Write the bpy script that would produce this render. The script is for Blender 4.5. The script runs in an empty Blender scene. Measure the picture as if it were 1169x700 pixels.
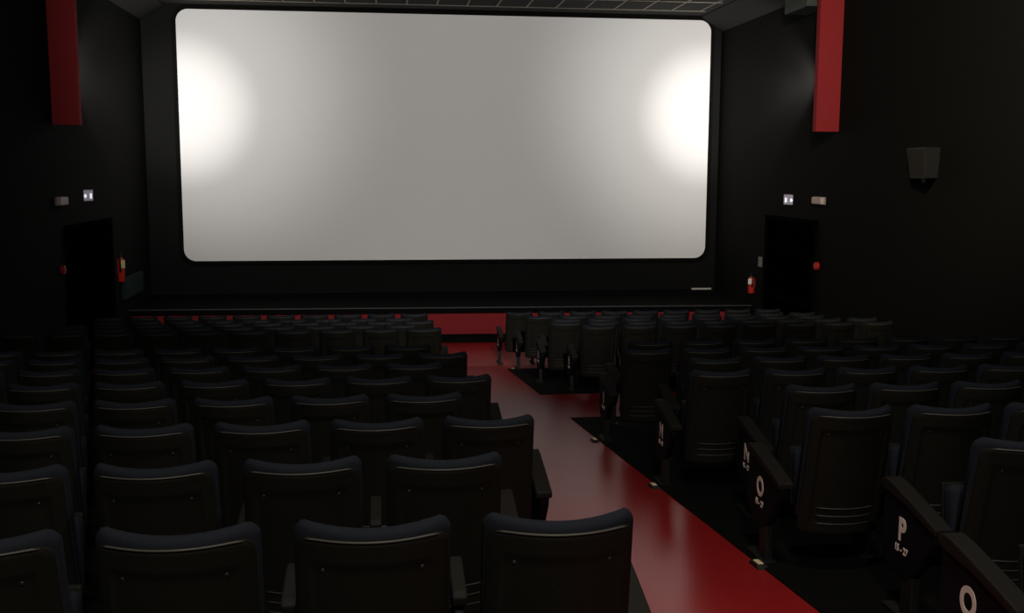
import bpy, bmesh, math
from mathutils import Matrix, Vector

S = bpy.context.scene
C = S.collection
PI = math.pi

# ------------------------------------------------------------------ camera
ZC = 3.393                                  # eye height over the flat floor in front of the stage
YAW, PITCH, ROLL, F = .1240, .1304, -.0041, 1186.8
def _rot():
    c, s = math.cos, math.sin
    Ry = Matrix(((c(YAW), -s(YAW), 0), (s(YAW), c(YAW), 0), (0, 0, 1)))
    Rp = Matrix(((1, 0, 0), (0, c(PITCH), -s(PITCH)), (0, s(PITCH), c(PITCH))))
    Rr = Matrix(((c(ROLL), 0, -s(ROLL)), (0, 1, 0), (s(ROLL), 0, c(ROLL))))
    return Rr @ Rp @ Ry
VM = _rot()
cam = bpy.data.cameras.new('camera')
cam.sensor_width = 36.0
cam.sensor_fit = 'HORIZONTAL'
cam.lens = F / 1169 * 36
cam.clip_start = .05
co = bpy.data.objects.new('camera', cam)
C.objects.link(co)
R3 = Matrix((VM[0], VM[2], -VM[1])).transposed()
co.matrix_world = Matrix.Translation((0, 0, ZC)) @ R3.to_4x4()
S.camera = co
def px(x, y, z):
    q = VM @ Vector((x, y, z - ZC))
    if q[1] < .3:
        return None
    return 584.5 + F * q[0] / q[1], 350 - F * q[2] / q[1]

S.view_settings.view_transform = 'Standard'
S.view_settings.look = 'None'
S.view_settings.gamma = 1
S.view_settings.exposure = 0
S.view_settings.use_curve_mapping = False
w = bpy.data.worlds.new('hall_dark')
S.world = w
w.use_nodes = True
w.node_tree.nodes['Background'].inputs[0].default_value = (0, 0, 0, 1)
w.node_tree.nodes['Background'].inputs[1].default_value = 0

# ------------------------------------------------------------------ materials
def mat(name, col, rough=.6, spec=.4, noise=0., scale=40, bump=0., metal=0., emit=None, estr=0., aniso=(1, 1, 1)):
    m = bpy.data.materials.new(name)
    m.use_nodes = True
    nt = m.node_tree
    b = nt.nodes['Principled BSDF']
    b.inputs['Base Color'].default_value = (*col, 1)
    b.inputs['Roughness'].default_value = rough
    b.inputs['Specular IOR Level'].default_value = spec
    b.inputs['Metallic'].default_value = metal
    if noise or bump:
        tc = nt.nodes.new('ShaderNodeTexCoord')
        mp = nt.nodes.new('ShaderNodeMapping')
        mp.inputs['Scale'].default_value = aniso
        nz = nt.nodes.new('ShaderNodeTexNoise')
        nz.inputs['Scale'].default_value = scale
        nz.inputs['Detail'].default_value = 4
        nt.links.new(tc.outputs['Object'], mp.inputs[0])
        nt.links.new(mp.outputs[0], nz.inputs['Vector'])
        if noise:
            mx = nt.nodes.new('ShaderNodeMix')
            mx.data_type = 'RGBA'
            mx.inputs[6].default_value = (*[c * (1 - noise) for c in col], 1)
            mx.inputs[7].default_value = (*[min(1, c * (1 + noise)) for c in col], 1)
            nt.links.new(nz.outputs['Fac'], mx.inputs[0])
            nt.links.new(mx.outputs[2], b.inputs['Base Color'])
        if bump:
            bp = nt.nodes.new('ShaderNodeBump')
            bp.inputs['Strength'].default_value = bump
            bp.inputs['Distance'].default_value = .01
            nt.links.new(nz.outputs['Fac'], bp.inputs['Height'])
            nt.links.new(bp.outputs[0], b.inputs['Normal'])
    if emit:
        b.inputs['Emission Color'].default_value = (*emit, 1)
        b.inputs['Emission Strength'].default_value = estr
    return m

M = dict(
    lino=mat('red_linoleum', (.34, .0140, .0150), .28, .30, .12, 3, .02),
    carpet=mat('black_carpet', (.0028, .0028, .0026), .95, .1, .4, 120, .4),
    redpaint=mat('red_painted_panel', (.220, .0165, .019), .8, .15, .08, 8),
    front=mat('black_masking_cloth', (.0072, .0072, .0069), .95, .1, .3, 30, .3),
    wall=mat('black_wall_cloth', (.0036, .0035, .0029), .95, .1, .35, 30, .3),
    ceil=mat('dark_ceiling_tile', (.035, .034, .030), .9, .2, .25, 14, .2),
    tbar=mat('ceiling_bar', (.30, .26, .20), .5, .4, .1, 20),
    cornice=mat('dark_cornice', (.022, .022, .021), .9, .2, .2, 10),
    stage=mat('black_stage_paint', (.0035, .0035, .0035), .95, .06, .3, 12),
    nosing=mat('grey_edge_strip', (.05, .05, .048), .5, .4, .1, 20),
    screen=mat('matt_screen', (.80, .79, .77), .9, .1, .015, 2),
    fabric=mat('navy_seat_fabric', (.0170, .0195, .0265), .95, .06, .3, 260, .25),
    shell=mat('dark_seat_shell', (.0108, .0106, .0076), .65, .15, .2, 60, .1),
    rim_highlight=mat('pale_rim_highlight', (.075, .072, .062), .5, .4, .1, 50),  # pale colour stands in for the highlight along the shell rim
    arm=mat('brown_black_armrest', (.012, .0105, .0085), .7, .2, .2, 40),
    panel=mat('navy_end_panel', (.0030, .0046, .0085), .7, .15, .3, 90),
    legm=mat('dark_steel', (.010, .009, .008), .6, .3, .1, 40),
    white=mat('white_lettering', (.88, .80, .71), .6, .3, .06, 40),
    ridge=mat('lit_shell_ridge', (.040, .039, .034), .5, .3, .1, 50),  # paler than the shell, painting in the light the ridges catch
    screw=mat('dull_steel_screw', (.03, .028, .025), .45, .4, .1, 60, metal=.5),
    door=mat('recess_shade_door', (.0008, .0008, .0008), 1.0, .0, .2, 20),  # near-black colour stands in for the shade of a doorway recess
    frame=mat('black_door_frame', (.0025, .0025, .0025), 1.0, .0, .2, 20),
    lampwhite=mat('off_white_plastic', (.50, .38, .36), .5, .4, .05, 20),
    callred=mat('red_plastic', (.45, .02, .02), .5, .4, .05, 20),
    extred=mat('red_enamel', (.50, .03, .02), .35, .5, .05, 20),
    black=mat('black_rubber', (.01, .01, .01), .6, .3, .1, 30),
    tag=mat('yellow_tag', (.75, .62, .30), .6, .3, .1, 30),
    papers=mat('white_paper_label', (.8, .75, .68), .7, .2, .05, 30),
    plate=mat('grey_sign_plate', (.22, .21, .20), .6, .3, .1, 30),
    green=mat('dark_green_box', (.0015, .018, .014), .8, .3, .15, 12),
    speaker=mat('speaker_grey', (.016, .014, .012), .8, .2, .2, 60, .2),
    speaker_side=mat('speaker_side_grey', (.022, .022, .020), .7, .3, .15, 30),
    boxgrey=mat('grey_green_metal', (.040, .050, .042), .6, .3, .15, 10),
    signbox=mat('sign_housing', (.25, .24, .25), .5, .4, .05, 20),
    signface=mat('lit_sign_face', (.3, .28, .33), .5, .3, .04, 20, emit=(.62, .56, .70), estr=.17),
    signmark=mat('lit_sign_pictogram', (.8, .8, .8), .5, .3, .02, 20, emit=(.9, .88, 1), estr=.85),
    guide=mat('yellow_guide_light', (.5, .40, .22), .5, .4, .05, 20, emit=(1, .82, .5), estr=.08),
    strip=mat('pale_strip', (.55, .54, .50), .5, .3, .05, 20),
)

# ------------------------------------------------------------------ helpers
def link(name, me, m, parent=None):
    o = bpy.data.objects.new(name, me)
    C.objects.link(o)
    if m and not me.materials:
        me.materials.append(m)
    if parent:
        o.parent = parent
    return o
def bmobj(name, bm, m, parent=None, smooth=False):
    bmesh.ops.recalc_face_normals(bm, faces=bm.faces)
    me = bpy.data.meshes.new(name)
    bm.to_mesh(me)
    bm.free()
    if smooth:
        for p in me.polygons:
            p.use_smooth = True
    return link(name, me, m, parent)
def add_box(bm, x0, x1, y0, y1, z0, z1, bev=0., seg=2):
    r = bmesh.ops.create_cube(bm, size=1)
    vs = r['verts']
    bmesh.ops.scale(bm, verts=vs, vec=(x1 - x0, y1 - y0, z1 - z0))
    bmesh.ops.translate(bm, verts=vs, vec=((x0 + x1) / 2, (y0 + y1) / 2, (z0 + z1) / 2))
    if bev:
        es = {e for v in vs for e in v.link_edges}
        bmesh.ops.bevel(bm, geom=list(es), offset=bev, segments=seg, affect='EDGES', profile=.5)
def box(name, x0, x1, y0, y1, z0, z1, m, parent=None, bev=0., seg=2):
    bm = bmesh.new()
    add_box(bm, x0, x1, y0, y1, z0, z1, bev, seg)
    return bmobj(name, bm, m, parent, smooth=False)
def add_prism(bm, pts, ax, a0, a1, bev=0.):
    """polygon pts in the two other axes, extruded along ax (0 x, 2 z)"""
    def P(p, a):
        return (a, p[0], p[1]) if ax == 0 else ((p[0], a, p[1]) if ax == 1 else (p[0], p[1], a))
    A = [bm.verts.new(P(p, a0)) for p in pts]
    B = [bm.verts.new(P(p, a1)) for p in pts]
    fs = [bm.faces.new(A), bm.faces.new(B[::-1])]
    n = len(pts)
    for i in range(n):
        fs.append(bm.faces.new((A[i], B[i], B[(i + 1) % n], A[(i + 1) % n])))
    bmesh.ops.recalc_face_normals(bm, faces=fs)
    if bev:
        es = {e for v in A + B for e in v.link_edges}
        bmesh.ops.bevel(bm, geom=list(es), offset=bev, segments=2, affect='EDGES', profile=.5)
def add_tube(bm, path, r, n=8, cap=True):
    rings = []
    L = len(path)
    for i, p in enumerate(path):
        p = Vector(p)
        d = (Vector(path[min(i + 1, L - 1)]) - Vector(path[max(i - 1, 0)])).normalized()
        up = Vector((0, 0, 1)) if abs(d.z) < .9 else Vector((1, 0, 0))
        a = d.cross(up).normalized()
        b = a.cross(d)
        rr = r[i] if isinstance(r, (list, tuple)) else r
        rings.append([bm.verts.new(p + rr * (math.cos(t) * a + math.sin(t) * b)) for t in [2 * PI * k / n for k in range(n)]])
    for i in range(L - 1):
        for k in range(n):
            bm.faces.new((rings[i][k], rings[i][(k + 1) % n], rings[i + 1][(k + 1) % n], rings[i + 1][k]))
    if cap:
        bm.faces.new(rings[0][::-1])
        bm.faces.new(rings[-1])
def thing(name, label, cat, loc=(0, 0, 0), group=None):
    o = bpy.data.objects.new(name, None)
    o.empty_display_size = .1
    C.objects.link(o)
    o.location = loc
    o['label'] = label
    o['category'] = cat
    if group:
        o['group'] = group
    return o
def struct(o):
    o['kind'] = 'structure'
    return o

# ------------------------------------------------------------------ hall
XL, XR, YS, YB, HC = -4.95, 7.55, 23.0, -4.0, ZC + 3.40
YF = 17.8                                    # where the ramp ends
def fz(y):
    return max(0., (YF - y) * .0975)
bm = bmesh.new()
prof = [(YB, fz(YB)), (YF, 0), (21.2, 0), (21.2, -.3), (YB, -.3)]
add_prism(bm, prof, 0, XL, XR)
struct(bmobj('floor', bm, M['lino']))
def carpet(x0, x1, y0, y1):
    bm = bmesh.new()
    ys = [y0] + ([YF] if y0 < YF < y1 else []) + [y1]
    add_prism(bm, [(y, fz(y) + .010) for y in ys] + [(y, fz(y) - .02) for y in ys[::-1]], 0, x0, x1)
    o = struct(bmobj('floor_carpet', bm, M['carpet']))
    return o
carpet(2.06, XR, YB, 11.2)
carpet(2.06, XR, 13.45, 17.1)
carpet(XL, .78, YB, 11.2)
carpet(XL, .45, 11.2, 13.45)
carpet(XL, .78, 13.45, 17.1)
struct(box('wall_left', XL - .2, XL, YB, YS, -.3, HC, M['wall']))
struct(box('wall_right', XR, XR + .2, YB, YS, -.3, HC, M['wall']))
struct(box('wall_front', XL - .2, XR + .2, YS, YS + .2, -.3, HC, M['front']))
struct(box('wall_back', XL - .2, XR + .2, YB - .2, YB, -.3, HC, M['wall']))
ce = struct(box('ceiling', XL - .2, XR + .2, YB - .2, YS + .2, HC, HC + .2, M['ceil']))
bm = bmesh.new()
gx1 = 6.80
gx = [gx1 - .625 * i for i in range(18)]
gy = [22.25 - 1.16 * i for i in range(8)]
for x in gx:
    add_box(bm, x - .014, x + .014, gy[-1], gy[0], HC - .012, HC + .004)
for y in gy:
    add_box(bm, gx[-1] - .1, gx1 + .12, y - .014, y + .014, HC - .013, HC + .004)
gr = bmobj('ceiling_grid', bm, M['tbar'], ce)
for nm, xa, sx in (('trim_1', XL, 1), ('trim_2', XR, -1)):
    bm = bmesh.new()
    add_prism(bm, [(xa, HC), (xa + sx * .50, HC), (xa + sx * .50, HC - .03), (xa + sx * .03, HC - .33), (xa, HC - .33)], 1, YB, YS)
    struct(bmobj(nm, bm, M['cornice']))
# exit doors in the side walls: (name, wall, y0, y1, top)
for nm, xa, sx, y0, y1, zt in (('door_1', XL, 1, 17.05, 19.80, 2.50), ('door_2', XR, -1, 17.40, 19.80, 2.54)):
    bm = bmesh.new()
    t = .05
    for a, b, c, d in ((y0, y0 + .09, 0, zt), (y1 - .09, y1, 0, zt), (y0, y1, zt - .09, zt)):
        add_box(bm, *sorted((xa, xa + sx * t)), a, b, c, d, .006)
    fr = struct(bmobj(nm, bm, M['frame']))
    ym = (y0 + y1) / 2
    for a, b in ((y0 + .09, ym - .004), (ym + .004, y1 - .09)):
        lf = box('door_leaf', *sorted((xa, xa + sx * .03)), a, b, .01, zt - .09, M['door'], fr, .004)
        bm = bmesh.new()
        X = xa + sx * .085
        add_tube(bm, [(X, a + .12, 1.02), (X, b - .12, 1.02)], .018, 10)
        for yy in (a + .14, b - .14):
            add_box(bm, *sorted((xa + sx * .028, xa + sx * .1)), yy - .02, yy + .02, .98, 1.06, .005)
        bmobj('push_bar', bm, M['frame'], lf)
# ------------------------------------------------------------------ stage
st = thing('stage', 'low black stage with red front panel below the big white screen', 'stage', (0, 0, 0))
def skew(name, d0, d1, z0, z1, m, bev=0., ya=20.92, yb=20.52):
    """slab along the slightly skewed stage front; d0, d1 run from the front edge (None: to the wall)"""
    bm = bmesh.new()
    xa, xb = XL + .002, XR - .002
    far = [(xb, YS - .002), (xa, YS - .002)] if d1 is None else [(xb, yb + d1), (xa, ya + d1)]
    add_prism(bm, [(xa, ya + d0), (xb, yb + d0)] + far, 2, z0, z1, bev)
    bmobj(name, bm, m, st)
skew('apron_panel', .06, .12, 0, .535, M['redpaint'])
skew('stage_deck', 0, None, .535, .645, M['stage'])
skew('front_step', -.42, .06, 0, .10, M['stage'], .008)
skew('edge_strip', -.015, .025, .634, .651, M['nosing'], .004)
box('back_step', XL + .002, XR - .002, 22.55, YS - .002, .645, .70, M['stage'], st, .006)

# ------------------------------------------------------------------ projection screen
sc = thing('projection_screen', 'large white cinema screen with rounded corners on the black front wall', 'screen', (1.53, YS, ZC + .67))
def rrect(w, h, r, n=10):
    out = []
    for cx, cz, a0 in ((w / 2 - r, h / 2 - r, 0), (-w / 2 + r, h / 2 - r, 90), (-w / 2 + r, -h / 2 + r, 180), (w / 2 - r, -h / 2 + r, 270)):
        for i in range(n + 1):
            a = math.radians(a0 + 90 * i / n)
            out.append((cx + r * math.cos(a), cz + r * math.sin(a)))
    return out
SWW, SHH = 11.53, 5.285
bm = bmesh.new()
add_prism(bm, rrect(SWW, SHH, .26), 1, -.05, -.02)
so = bmobj('screen_surface', bm, M['screen'], sc)
bm = bmesh.new()
o_, i_ = rrect(SWW + .16, SHH + .16, .33), rrect(SWW - .01, SHH - .01, .255)
va = [[bm.verts.new((p[0], y, p[1])) for p in q] for q, y in ((o_, -.001), (o_, -.07), (i_, -.07), (i_, -.045))]
n = len(o_)
for a in range(3):
    for k in range(n):
        bm.faces.new((va[a][k], va[a][(k + 1) % n], va[a + 1][(k + 1) % n], va[a + 1][k]))
bmobj('masking_border', bm, M['wall'], sc)

# ------------------------------------------------------------------ seats
def yR(x, z):
    """rear face of the back shell"""
    return -.045 - .086 * (1 - (x / .225) ** 2) + (.93 - z) * .19
DZ = .034
def lerp(a, b, t):
    return a + (b - a) * t

def shell_mesh():
    bm = bmesh.new()
    us = [-1, -.985, -.95, -.90, -.845, -.815, -.79, -.70, -.55, -.40, -.2, 0, .2, .40, .55, .70, .79, .815, .845, .90, .95, .985, 1]
    zs = [.215, .225, .25, .30, .34, .40, .48, .56, .64, .72, .78, .806, .820, .832, .848, .864, .876, .886, .893, .897]
    def half(z):
        h = lerp(.232, .222, (z - .215) / .67)
        if z > .857:
            d = min(1, (z - .857) / .0401)
            h -= .04 * (1 - math.sqrt(max(0, 1 - d * d)))
        if z < .245:
            h -= .03 * ((.245 - z) / .03) ** 2
        return h
    def g(off):
        rows = []
        for z in zs:
            row = []
            for u in us:
                x = u * half(z)
                rec = 0
                if off == 0:
                    e = 0
                    if abs(u) < .80 and .26 < z < .818:
                        e = .008
                    if abs(u) > .97 or z > .89 or z < .222:
                        e = .006
                    rec = e
                row.append(bm.verts.new((x, yR(x, z) + rec + off, z + DZ)))
            rows.append(row)
        return rows
    A, B = g(0), g(.02)
    nz, nu = len(zs), len(us)
    for i in range(nz - 1):
        for j in range(nu - 1):
            bm.faces.new((A[i][j], A[i][j + 1], A[i + 1][j + 1], A[i + 1][j]))
            bm.faces.new((B[i][j + 1], B[i][j], B[i + 1][j], B[i + 1][j + 1]))
        for j in (0, nu - 1):
            bm.faces.new((A[i][j], A[i + 1][j], B[i + 1][j], B[i][j]))
    for i in (0, nz - 1):
        for j in range(nu - 1):
            bm.faces.new((A[i][j], B[i][j], B[i][j + 1], A[i][j + 1]))
    return bm
def pad_mesh():
    """padded front of the back with its top rolled over the shell"""
    bm = bmesh.new()
    xs = [-.232, -.229, -.222, -.212, -.198, -.17, -.13, -.085, -.04, 0, .04, .085, .13, .17, .198, .212, .222, .229, .232]
    loops = []
    for x in xs:
        t = min(1, abs(x) / .232)
        k = (1 - t ** 9) ** (1 / 3) if t < 1 else 0
        k = .30 + .70 * k
        zt = .934 - .012 * (1 - (x / .2) ** 2 if abs(x) < .2 else 0) - .036 * max(0, (abs(x) - .195) / .037) ** 2.2
        zb = .30
        mid, hw = .050, .036 * k
        r = min(.032, hw * .95)
        loop = []
        for cz, sg in ((zt - r, 1), (zb + r, -1)):
            n = 8
            for i in range(n + 1):
                a = PI * i / n if sg > 0 else PI + PI * i / n
                yy = math.cos(a) * hw
                zz = cz + math.sin(a) * r
                loop.append((yy, zz))
            if sg > 0:
                for q in (.80, .65, .5):
                    loop.append((-hw, q))
            else:
                for q in (.5, .65, .80):
                    loop.append((hw, q))
        loops.append([bm.verts.new((x, yR(x, z) + mid + y, z + DZ)) for y, z in loop])
    n = len(loops[0])
    for i in range(len(xs) - 1):
        for k in range(n):
            bm.faces.new((loops[i][k], loops[i][(k + 1) % n], loops[i + 1][(k + 1) % n], loops[i + 1][k]))
    bm.faces.new(loops[0][::-1])
    bm.faces.new(loops[-1])
    return bm
def rim_highlight_mesh():
    bm = bmesh.new()
    pts = []
    for i in range(21):
        x = -.198 + .396 * i / 20
        z = .896 - .004 * max(0, (abs(x) - .16) / .038) ** 2
        pts.append((x, yR(x, z) - .001, z + DZ))
    add_tube(bm, pts, [.001] + [.0034] * 19 + [.001], 8)
    return bm
def ridge_mesh():
    bm = bmesh.new()
    for z in (.285, .330, .375):
        add_tube(bm, [(x, yR(x, z) + .006, z + DZ) for x in [-.16 + .02 * i for i in range(17)]], [.0015] + [.0042] * 15 + [.0015], 6)
    return bm
def screw_mesh(x):
    bm = bmesh.new()
    z = .795
    y = yR(x, z) + .011
    add_tube(bm, [(x, y, z + DZ), (x, y - .003, z + DZ), (x, y - .005, z + DZ)], [.0075, .0075, .004], 10)
    return bm
def cushion_mesh():
    bm = bmesh.new()
    r = bmesh.ops.create_cube(bm, size=1)
    bmesh.ops.scale(bm, verts=r['verts'], vec=(.40, .10, .34))
    bmesh.ops.bevel(bm, geom=list(bm.edges), offset=.035, segments=4, affect='EDGES', profile=.5)
    bmesh.ops.rotate(bm, verts=bm.verts, cent=(0, 0, 0), matrix=Matrix.Rotation(math.radians(-8), 3, 'X'))
    bmesh.ops.translate(bm, verts=bm.verts, vec=(0, .235, .47 + DZ))
    return bm
def pan_mesh():
    bm = bmesh.new()
    add_box(bm, -.195, .195, -.012, .012, -.165, .165, .008)
    bmesh.ops.rotate(bm, verts=bm.verts, cent=(0, 0, 0), matrix=Matrix.Rotation(math.radians(-8), 3, 'X'))
    bmesh.ops.translate(bm, verts=bm.verts, vec=(0, .296, .47 + DZ))
    return bm
def inner_arm_mesh(x, w):
    """short arm pad between two seats"""
    bm = bmesh.new()
    pts = [(.29, .575), (.31, .592), (.48, .618), (.55, .622), (.575, .605), (.57, .575), (.50, .560), (.30, .540)]
    add_prism(bm, pts, 0, x - w / 2, x + w / 2, .008)
    return bm
def arm_mesh(x, w, dz=0.):
    bm = bmesh.new()
    up = [(.085, .525), (.20, .555), (.36, .592), (.50, .622), (.565, .628), (.60, .612)]
    dn = [(.605, .585), (.57, .568), (.36, .545), (.20, .512), (.09, .488)]
    add_prism(bm, [(y, z + dz) for y, z in up + dn], 0, x - w / 2, x + w / 2, .008)
    return bm
def frame_mesh(x, w):
    """upright between two seats with its foot"""
    bm = bmesh.new()
    add_prism(bm, ((.30, .50), (.36, .545), (.52, .562), (.50, .36), (.42, .24), (.28, .26), (.26, .38)), 0, x - w / 2, x + w / 2, .006)
    add_box(bm, x - .018, x + .018, .30, .38, .012, .32, .004)
    add_box(bm, x - .035, x + .035, .20, .50, 0, .018, .004)
    return bm
def endpanel_mesh(x, w):
    bm = bmesh.new()
    pts = [(.10, .50), (.22, .54), (.40, .580), (.57, .598), (.592, .50), (.585, .30), (.56, .225), (.50, .185), (.34, .185), (.27, .235), (.20, .33), (.11, .44)]
    add_prism(bm, pts, 0, x - w / 2, x + w / 2, .012)
    return bm
def leg_mesh(x):
    bm = bmesh.new()
    add_box(bm, x - .022, x + .022, .29, .39, .012, .25, .006)
    add_box(bm, x - .045, x + .045, .17, .52, 0, .020, .006)
    return bm
def text_mesh(txt, size, off, sx=1.):
    cu = bpy.data.curves.new('lettering', 'FONT')
    cu.body = txt
    cu.size = size
    cu.align_x = 'CENTER'
    cu.align_y = 'CENTER'
    cu.offset = off
    cu.extrude = .0012
    o = bpy.data.objects.new('lettering', cu)
    C.objects.link(o)
    bpy.context.view_layer.update()
    me = bpy.data.meshes.new_from_object(o.evaluated_get(bpy.context.evaluated_depsgraph_get()))
    bpy.data.objects.remove(o)
    xs = [v.co.x for v in me.vertices]
    ys = [v.co.y for v in me.vertices]
    cx_, cy_ = (min(xs) + max(xs)) / 2, (min(ys) + max(ys)) / 2
    for v in me.vertices:
        v.co.x = (v.co.x - cx_) * sx
        v.co.y -= cy_
    return me

# shared meshes
def keep(name, bm, m, smooth):
    bmesh.ops.recalc_face_normals(bm, faces=bm.faces)
    me = bpy.data.meshes.new(name)
    bm.to_mesh(me)
    bm.free()
    for p in me.polygons:
        p.use_smooth = smooth
    me.materials.append(m)
    return me
ME = dict(
    shell=keep('back_shell', shell_mesh(), M['shell'], False),
    pad=keep('backrest', pad_mesh(), M['fabric'], True),
    rimhl=keep('rim_highlight', rim_highlight_mesh(), M['rim_highlight'], True),
    ridge=keep('ridges', ridge_mesh(), M['ridge'], True),
    sc0=keep('screw', screw_mesh(-.143), M['screw'], False),
    sc1=keep('screw', screw_mesh(.143), M['screw'], False),
    cush=keep('seat_cushion', cushion_mesh(), M['fabric'], True),
    pan=keep('seat_pan', pan_mesh(), M['shell'], False),
)
for sgn, k in ((-1, 'L'), (1, 'R')):
    ME['arm' + k] = keep('armrest', inner_arm_mesh(sgn * .28, .05), M['arm'], False)
    ME['fr' + k] = keep('side_frame', frame_mesh(sgn * .28, .034), M['legm'], False)
    ME['earm' + k] = keep('armrest', arm_mesh(sgn * .30, .085), M['arm'], False)
    ME['epan' + k] = keep('end_panel', endpanel_mesh(sgn * .305, .05), M['panel'], False)
    ME['eleg' + k] = keep('leg', leg_mesh(sgn * .305), M['legm'], False)
for p in ME['shell'].polygons:
    p.use_smooth = abs(p.normal.y) > .5
def build_seat(side, end):
    """side: where the shared standard stands; end: side of the aisle end panel or None"""
    t = bpy.data.objects.new('cinema_seat', None)
    t.empty_display_size = .1
    C.objects.link(t)
    sh = link('back_shell', ME['shell'], None, t)
    link('screw', ME['sc0'], None, sh)
    link('screw', ME['sc1'], None, sh)
    link('ridges', ME['ridge'], None, sh)
    bk = link('backrest', ME['pad'], None, t)
    link('rim_highlight', ME['rimhl'], None, bk)
    cu = link('seat_cushion', ME['cush'], None, t)
    link('seat_pan', ME['pan'], None, cu)
    link('armrest', ME['arm' + side], None, t)
    link('side_frame', ME['fr' + side], None, t)
    if end:
        link('armrest', ME['earm' + end], None, t)
        link('end_panel', ME['epan' + end], None, t)
        link('leg', ME['eleg' + end], None, t)
    return t
def copy_tree(o):
    r = o.copy()
    C.objects.link(r)
    for ch in o.children:
        c = ch.copy()
        C.objects.link(c)
        c.parent = r
        for g in ch.children:
            d = g.copy()
            C.objects.link(d)
            d.parent = c
    return r
protos = {}
def place(kind, x, y, label, group):
    if kind not in protos:
        protos[kind] = o = build_seat(*kind)
    else:
        o = copy_tree(protos[kind])
        for g in [g for c in o.children for g in c.children if g.name.split('.')[0] in ('row_letter', 'seat_numbers')]:
            bpy.data.objects.remove(g)
    o.location = (x, y, fz(y + .35))
    o['label'] = label
    o['category'] = 'seat'
    o['group'] = group
    return o
num_me = text_mesh('15 - 27', .048, .0013, .88)
num_me.materials.append(M['white'])
def lettering(seat, ch):
    ep = [c for c in seat.children if c.name.startswith('end_panel')][0]
    me = text_mesh(ch, .150, .0058, .86)
    me.materials.append(M['white'])
    # the panel faces the aisle (-x); reading direction runs from far (+y) to near (-y)
    R = Matrix(((0, 0, -1), (-1, 0, 0), (0, 1, 0)))
    for nm, mm, y, z in (('row_letter', me, .392, .418), ('seat_numbers', num_me, .392, .322)):
        o = link(nm, mm, None, ep)
        o.matrix_local = Matrix.Translation((-.3305, y, z)) @ R.to_4x4()

PITCHX = .56
ORD = ['', 'second', 'third', 'fourth', 'fifth', 'sixth', 'seventh', 'eighth', 'ninth', 'tenth', 'eleventh']
LROW = {0: 'nearest row', 1: 'second row from the camera', 2: 'third row from the camera', 3: 'fourth row from the camera',
        4: 'fifth row from the camera', 5: 'sixth row from the camera', 6: 'seventh row from the camera', 7: 'eighth row from the camera',
        10: 'fifth row from the stage', 11: 'fourth row from the stage', 12: 'third row from the stage', 13: 'second row from the stage', 14: 'row nearest the stage'}
LET = dict(zip(range(8), 'QPONMLIH'))
LET.update({10: 'E', 11: 'D', 12: 'C', 13: 'B', 14: 'A'})
RX = {10: 2.52, 11: 2.25, 12: 2.45, 13: 2.20, 14: 2.0}
def inview(x, y):
    z = fz(y + .35) + .9
    a, b = px(x - .30, y, z), px(x + .30, y, z)
    lo = px(x, y, z)
    return a and b and b[0] > 2 and a[0] < 1167 and lo[1] < 690
ROWS = [0, 1, 2, 3, 4, 5, 6, 7, 10, 11, 12, 13, 14]
count = 0
for k in ROWS:
    y = 2.998 + 1.0495 * k
    # left block, counted from the aisle
    x1 = .52 if k % 2 == 0 else .235
    for j in range(11):
        x = x1 - PITCHX * j
        if x - .30 < XL + .02:
            break
        if not inview(x, y):
            continue
        pos = 'at the red aisle' if j == 0 else ORD[j] + ' from the red aisle'
        place(('L', 'R') if j == 0 else ('L', None), x, y, 'dark blue cinema seat, left block, %s, %s' % (LROW[k], pos), 'cinema seats of the left block')
        count += 1
    # right block
    x0 = RX.get(k, 2.10 if k % 2 == 0 else 2.40) + .335
    for j in range(11):
        x = x0 + PITCHX * j
        if x + .30 > XR - .02:
            break
        if not inview(x, y) and not (k == 0 and j == 0):
            continue
        if k < 8:
            if j == 0:
                lab = 'dark blue cinema seat with white letter %s on its aisle end panel' % LET[k]
            else:
                lab = 'dark blue cinema seat in the right block, lettered row %s, %s from the red aisle' % (LET[k], ORD[j])
        else:
            pos = 'at the red aisle' if j == 0 else ORD[j] + ' from the red aisle'
            lab = 'dark blue cinema seat, right block, %s, %s' % (LROW[k], pos)
        o = place(('R', 'L') if j == 0 else ('R', None), x, y, lab, 'cinema seats of the right block')
        if j == 0:
            lettering(o, LET[k])
        count += 1
print('SEATS', count)

# guide lights at the aisle edge by the end legs
for x, y, lab in ((2.02, 7.46, 'small yellow guide light on the floor by the end panel lettered M'),
                  (2.05, 5.33, 'small yellow guide light on the floor by the end panel lettered O'),
                  (2.01, 9.62, 'small yellow guide light on the floor by the end panel lettered I'),
                  (2.14, 16.98, 'small yellow guide light at the aisle end of the second row from the stage')):
    t = thing('guide_light', lab, 'light', (x, y, fz(y) + .0), 'guide lights along the red aisle')
    t.rotation_euler = (-math.atan(.0975) if y < YF else 0, 0, 0)
    bm = bmesh.new()
    add_prism(bm, [(-.075, 0), (.075, 0), (.06, .022), (-.06, .022)], 0, -.03, .03, .003)
    bmobj('housing', bm, M['legm'], t)
    bm = bmesh.new()
    add_box(bm, -.016, .016, -.042, .042, .021, .028, .003)
    bmobj('lens', bm, M['guide'], t)

# ------------------------------------------------------------------ red fins on the side walls
for xa, sx, side, y in ((XL, 1, 'left', 16.72), (XR, -1, 'right', 16.72)):
    t = thing('wall_fin', 'tall red upright fin standing out from the %s black wall above the exit door' % side, 'wall panel', (xa, y, 4.05), 'red wall fins')
    bm = bmesh.new()
    add_box(bm, *sorted((0, sx * .40)), 0, .02, 0, HC - .33 - 4.05, .003)
    bmobj('front_board', bm, M['redpaint'], t)
    bm = bmesh.new()
    add_box(bm, *sorted((sx * .38, sx * .40)), .02, .14, 0, HC - .33 - 4.05, .003)
    bmobj('side_board', bm, M['redpaint'], t)
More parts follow.
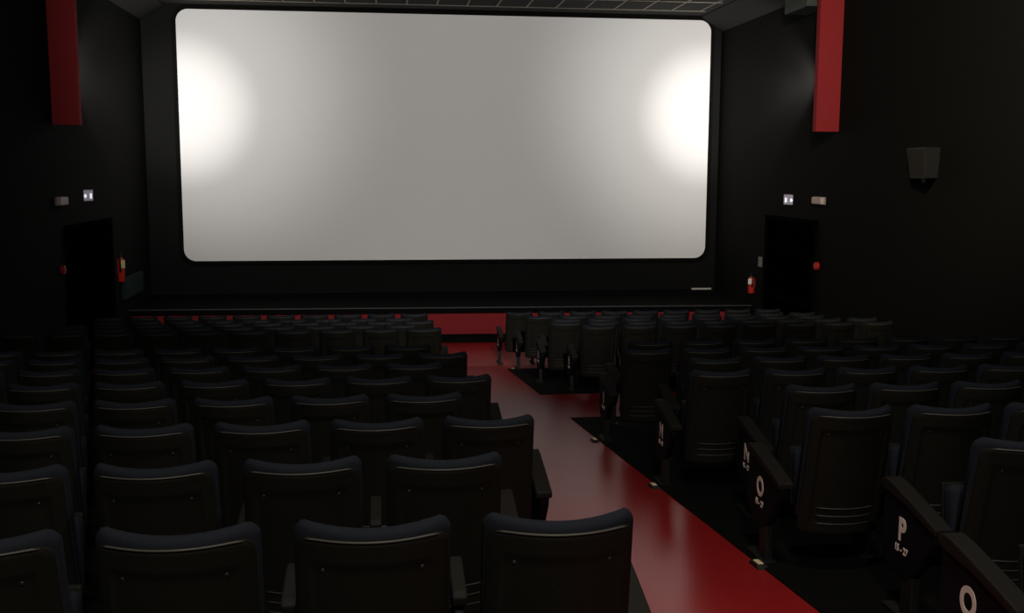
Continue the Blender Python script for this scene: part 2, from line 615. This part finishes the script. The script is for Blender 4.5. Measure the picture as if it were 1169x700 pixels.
# grey-green box high behind the right fin
t = thing('equipment_box', 'grey-green metal box high on the right wall behind the red fin', 'box', (XR - .42, 17.75, ZC + 2.76))
bm = bmesh.new()
add_box(bm, 0, .425, -.5, .5, 0, .31, .015)
bmobj('case', bm, M['boxgrey'], t)
bm = bmesh.new()
for q in (.08, .16, .24):
    add_box(bm, -.012, .004, -.4, .4, q, q + .025, .003)
bmobj('louvres', bm, M['boxgrey'], t)

# ------------------------------------------------------------------ small wall things
def exit_sign(xa, sx, y, z, side):
    t = thing('exit_sign', 'small lit exit sign above the %s exit door' % side, 'sign', (xa, y, z), 'lit exit signs')
    t.rotation_euler = (0, 0, sx * math.radians(-24))
    t.scale = (.85, .85, .85)
    bm = bmesh.new()
    add_box(bm, *sorted((-sx * .02, sx * .05)), -.16, .16, -.115, .115, .008)
    bmobj('housing', bm, M['signbox'], t)
    bm = bmesh.new()
    add_box(bm, *sorted((sx * .05, sx * .056)), -.145, .145, -.10, .10, .002)
    fc = bmobj('sign_face', bm, M['signface'], t)
    bm = bmesh.new()
    X0, X1 = sorted((sx * .056, sx * .059))
    # running figure and arrow beside a doorway
    add_box(bm, X0, X1, .055, .110, -.060, .040)
    add_prism(bm, [(-.120, -.01), (-.080, .04), (-.080, .018), (-.045, .018), (-.045, -.038), (-.080, -.038), (-.080, -.06)], 0, X0, X1)
    bmobj('pictogram', bm, M['signmark'], fc)
exit_sign(XL, 1, 18.33, 2.944, 'left')
exit_sign(XR, -1, 18.68, 2.87, 'right')
def em_lamp(xa, sx, y, z, side):
    t = thing('emergency_lamp', 'small unlit pinkish white emergency lamp on the %s wall by the exit door' % side, 'lamp', (xa, y, z), 'emergency lamps')
    bm = bmesh.new()
    add_box(bm, *sorted((0, sx * .09)), -.20, .20, -.062, .062, .02, 3)
    bmobj('cover', bm, M['lampwhite'], t)
    bm = bmesh.new()
    add_box(bm, *sorted((-sx * .005, sx * .03)), -.205, .205, -.067, .067, .006)
    bmobj('back_plate', bm, M['plate'], t)
em_lamp(XL, 1, 16.85, 2.89, 'left')
em_lamp(XR, -1, 17.32, 2.89, 'right')
def call_point(xa, sx, y, z, side):
    t = thing('fire_call_point', 'small round red fire call point on the %s wall beside the exit door' % side, 'alarm', (xa, y, z), 'fire call points')
    bm = bmesh.new()
    add_tube(bm, [(0, 0, 0), (sx * .05, 0, 0), (sx * .06, 0, 0)], [.07, .07, .06], 20)
    bmobj('case', bm, M['callred'], t)
    bm = bmesh.new()
    add_tube(bm, [(sx * .058, 0, 0), (sx * .072, 0, 0)], [.035, .03], 16)
    bmobj('button', bm, M['extred'], t)
call_point(XL, 1, 16.78, 1.83, 'left')
call_point(XR, -1, 17.33, 1.75, 'right')
def extinguisher(x, y, z, sx, h, side, tagm, tagw):
    t = thing('fire_extinguisher', 'red fire extinguisher hung on the %s wall beside the stage' % side, 'fire extinguisher', (x, y, z), 'fire extinguishers')
    r = .066
    bm = bmesh.new()
    add_tube(bm, [(0, 0, 0), (0, 0, .02), (0, 0, h * .80), (0, 0, h * .88), (0, 0, h * .93), (0, 0, h * .96)], [r * .85, r, r, r * .8, r * .45, r * .3], 20)
    bmobj('cylinder', bm, M['extred'], t, True)
    bm = bmesh.new()
    add_tube(bm, [(0, 0, h * .95), (0, 0, h * 1.06)], .022, 10)
    add_prism(bm, [(-.02, h * 1.03), (.10, h * 1.10), (.10, h * 1.125), (-.02, h * 1.07)], 0, -.012, .012)
    add_prism(bm, [(0, h * .99), (.09, h * 1.00), (.09, h * 1.02), (0, h * 1.03)], 0, -.012, .012)
    bmobj('valve', bm, M['black'], t)
    bm = bmesh.new()
    add_tube(bm, [(0, -.02, h * 1.02), (sx * .02, -.08, h * 1.10), (sx * .02, -.13, h * 1.02), (sx * .02, -.12, h * .7), (sx * .02, -.10, h * .4)], [.010, .010, .010, .011, .018], 8)
    bmobj('hose', bm, M['black'], t, True)
    bm = bmesh.new()
    add_box(bm, *sorted((sx * r * .4, sx * (r + .03))), -tagw, -tagw + .012, h * .55, h * .86)
    bmobj('label_tag', bm, tagm, t)
    bm = bmesh.new()
    add_box(bm, *sorted((-sx * (r + .02), -sx * r * .8)), -.03, .03, h * .3, h * .85)
    bmobj('wall_bracket', bm, M['black'], t)
extinguisher(XL + .11, 20.02, 1.30, 1, .48, 'left', M['tag'], .09)
extinguisher(XR - .11, 20.30, ZC - 2.47, -1, .36, 'right', M['papers'], .09)
for x, y, z, sx, lab in ((XL, 19.60, ZC - 1.51, 1, 'small grey sign plate on the left wall above the red extinguisher'),
                         (XR, 20.12, ZC - 1.81, -1, 'small grey sign plate on the right wall above the red extinguisher')):
    o = box('sign_plate', *sorted((0, sx * .01)), -.10, .10, -.10, .10, M['plate'], None, .002)
    o.location = (x, y, z)
    o['label'] = lab
    o['category'] = 'sign'
    o['group'] = 'sign plates above the extinguishers'
# dark green panel low on the left wall
t = thing('wall_cabinet', 'low dark green cabinet on the left wall beside the red fire extinguisher', 'cabinet', (XL, 21.2, .90))
box('body', 0, .07, -.78, .78, 0, .42, M['green'], t, .01)
box('door', .07, .082, -.74, .74, .03, .39, M['green'], t, .004)
# pale strip on the back step at right
t = thing('strip_lamp', 'thin pale unlit strip lamp lying at the foot of the front wall', 'lamp', (7.19, 22.83, .70))
box('tube', -.23, .23, -.02, .02, .015, .05, M['strip'], t, .008)
box('base', -.24, .24, -.025, .025, 0, .018, M['nosing'], t, .003)
# loudspeaker on the right wall
t = thing('loudspeaker', 'dark grey wedge loudspeaker high on the right wall', 'speaker', (XR, 13.7, ZC + .12))
def spk(bm, pts_t, pts_b, z1, z0):
    A = [bm.verts.new((*p, z1)) for p in pts_t]
    B = [bm.verts.new((*p, z0)) for p in pts_b]
    bm.faces.new(A)
    bm.faces.new(B[::-1])
    for i in range(len(A)):
        j = (i + 1) % len(A)
        bm.faces.new((A[i], B[i], B[j], A[j]))
bm = bmesh.new()
spk(bm, [(.005, .36), (-.22, .30), (-.31, -.38), (.005, -.22)], [(.005, .32), (-.17, .26), (-.26, -.32), (.005, -.18)], .21, -.21)
bmesh.ops.bevel(bm, geom=list(bm.edges), offset=.008, segments=2, affect='EDGES')
bmobj('cabinet', bm, M['speaker_side'], t)
bm = bmesh.new()
spk(bm, [(-.232, .27), (-.222, .27), (-.302, -.35), (-.313, -.35)], [(-.183, .23), (-.173, .23), (-.252, -.29), (-.263, -.29)], .185, -.185)
bmobj('grille', bm, M['speaker'], t)
bm = bmesh.new()
add_box(bm, -.10, 0, -.06, .06, -.27, -.19, .005)
bmobj('bracket', bm, M['black'], t)

# ------------------------------------------------------------------ light
def aim(o, tgt):
    o.rotation_euler = (Vector(tgt) - o.location).to_track_quat('-Z', 'Y').to_euler()
def spot(name, loc, tgt, power, ang, blend, col, r=.05):
    l = bpy.data.lights.new(name, 'SPOT')
    l.energy = power
    l.spot_size = math.radians(ang)
    l.spot_blend = blend
    l.color = col
    l.shadow_soft_size = r
    o = bpy.data.objects.new(name, l)
    C.objects.link(o)
    o.location = loc
    aim(o, tgt)
    return o
warm, neutral = (1, .86, .70), (1, .965, .93)
# floodlights behind the red fins, thrown along the walls onto the edges of the screen
for xa, sx, ex in ((XL, 1, -4.22), (XR, -1, 7.28)):
    L0 = (xa + sx * .38, 17.1, 5.0)
    spot('wall_floodlight', L0, (ex, YS, 4.66), 900, 34, 1.0, (1, .97, .95), .06)
    spot('wall_floodlight', L0, (ex + sx * .2, YS, 5.0), 620, 74, 1.0, (1, .97, .94), .08)
# added unseen wash from the ceiling above the back rows onto the front wall and the stage
spot('added_wash_spot', (1.6, 3.0, HC - .12), (1.5, YS, 5.2), 5300, 59, .9, neutral, .12)
spot('added_wash_spot', (4.6, 4.0, HC - .12), (7.3, 16.7, 5.6), 130, 26, 1.0, (1, .92, .84), .12)  # added narrow spot that brightens the right fin
# added unseen lamp that brightens the right wall
spot('added_wall_wash', (3.4, 7.0, HC - .12), (XR, 12.2, 5.2), 2900, 70, 1.0, (1, .88, .66), .15)
def down(loc, power, col):
    spot('house_light', loc, (loc[0], loc[1], 0), power, 165, .3, col, .22)
down((.1, -1.2, HC - .06), 800, (1, .92, .80))
down((1.4, 3.6, HC - .06), 270, (1, .92, .82))
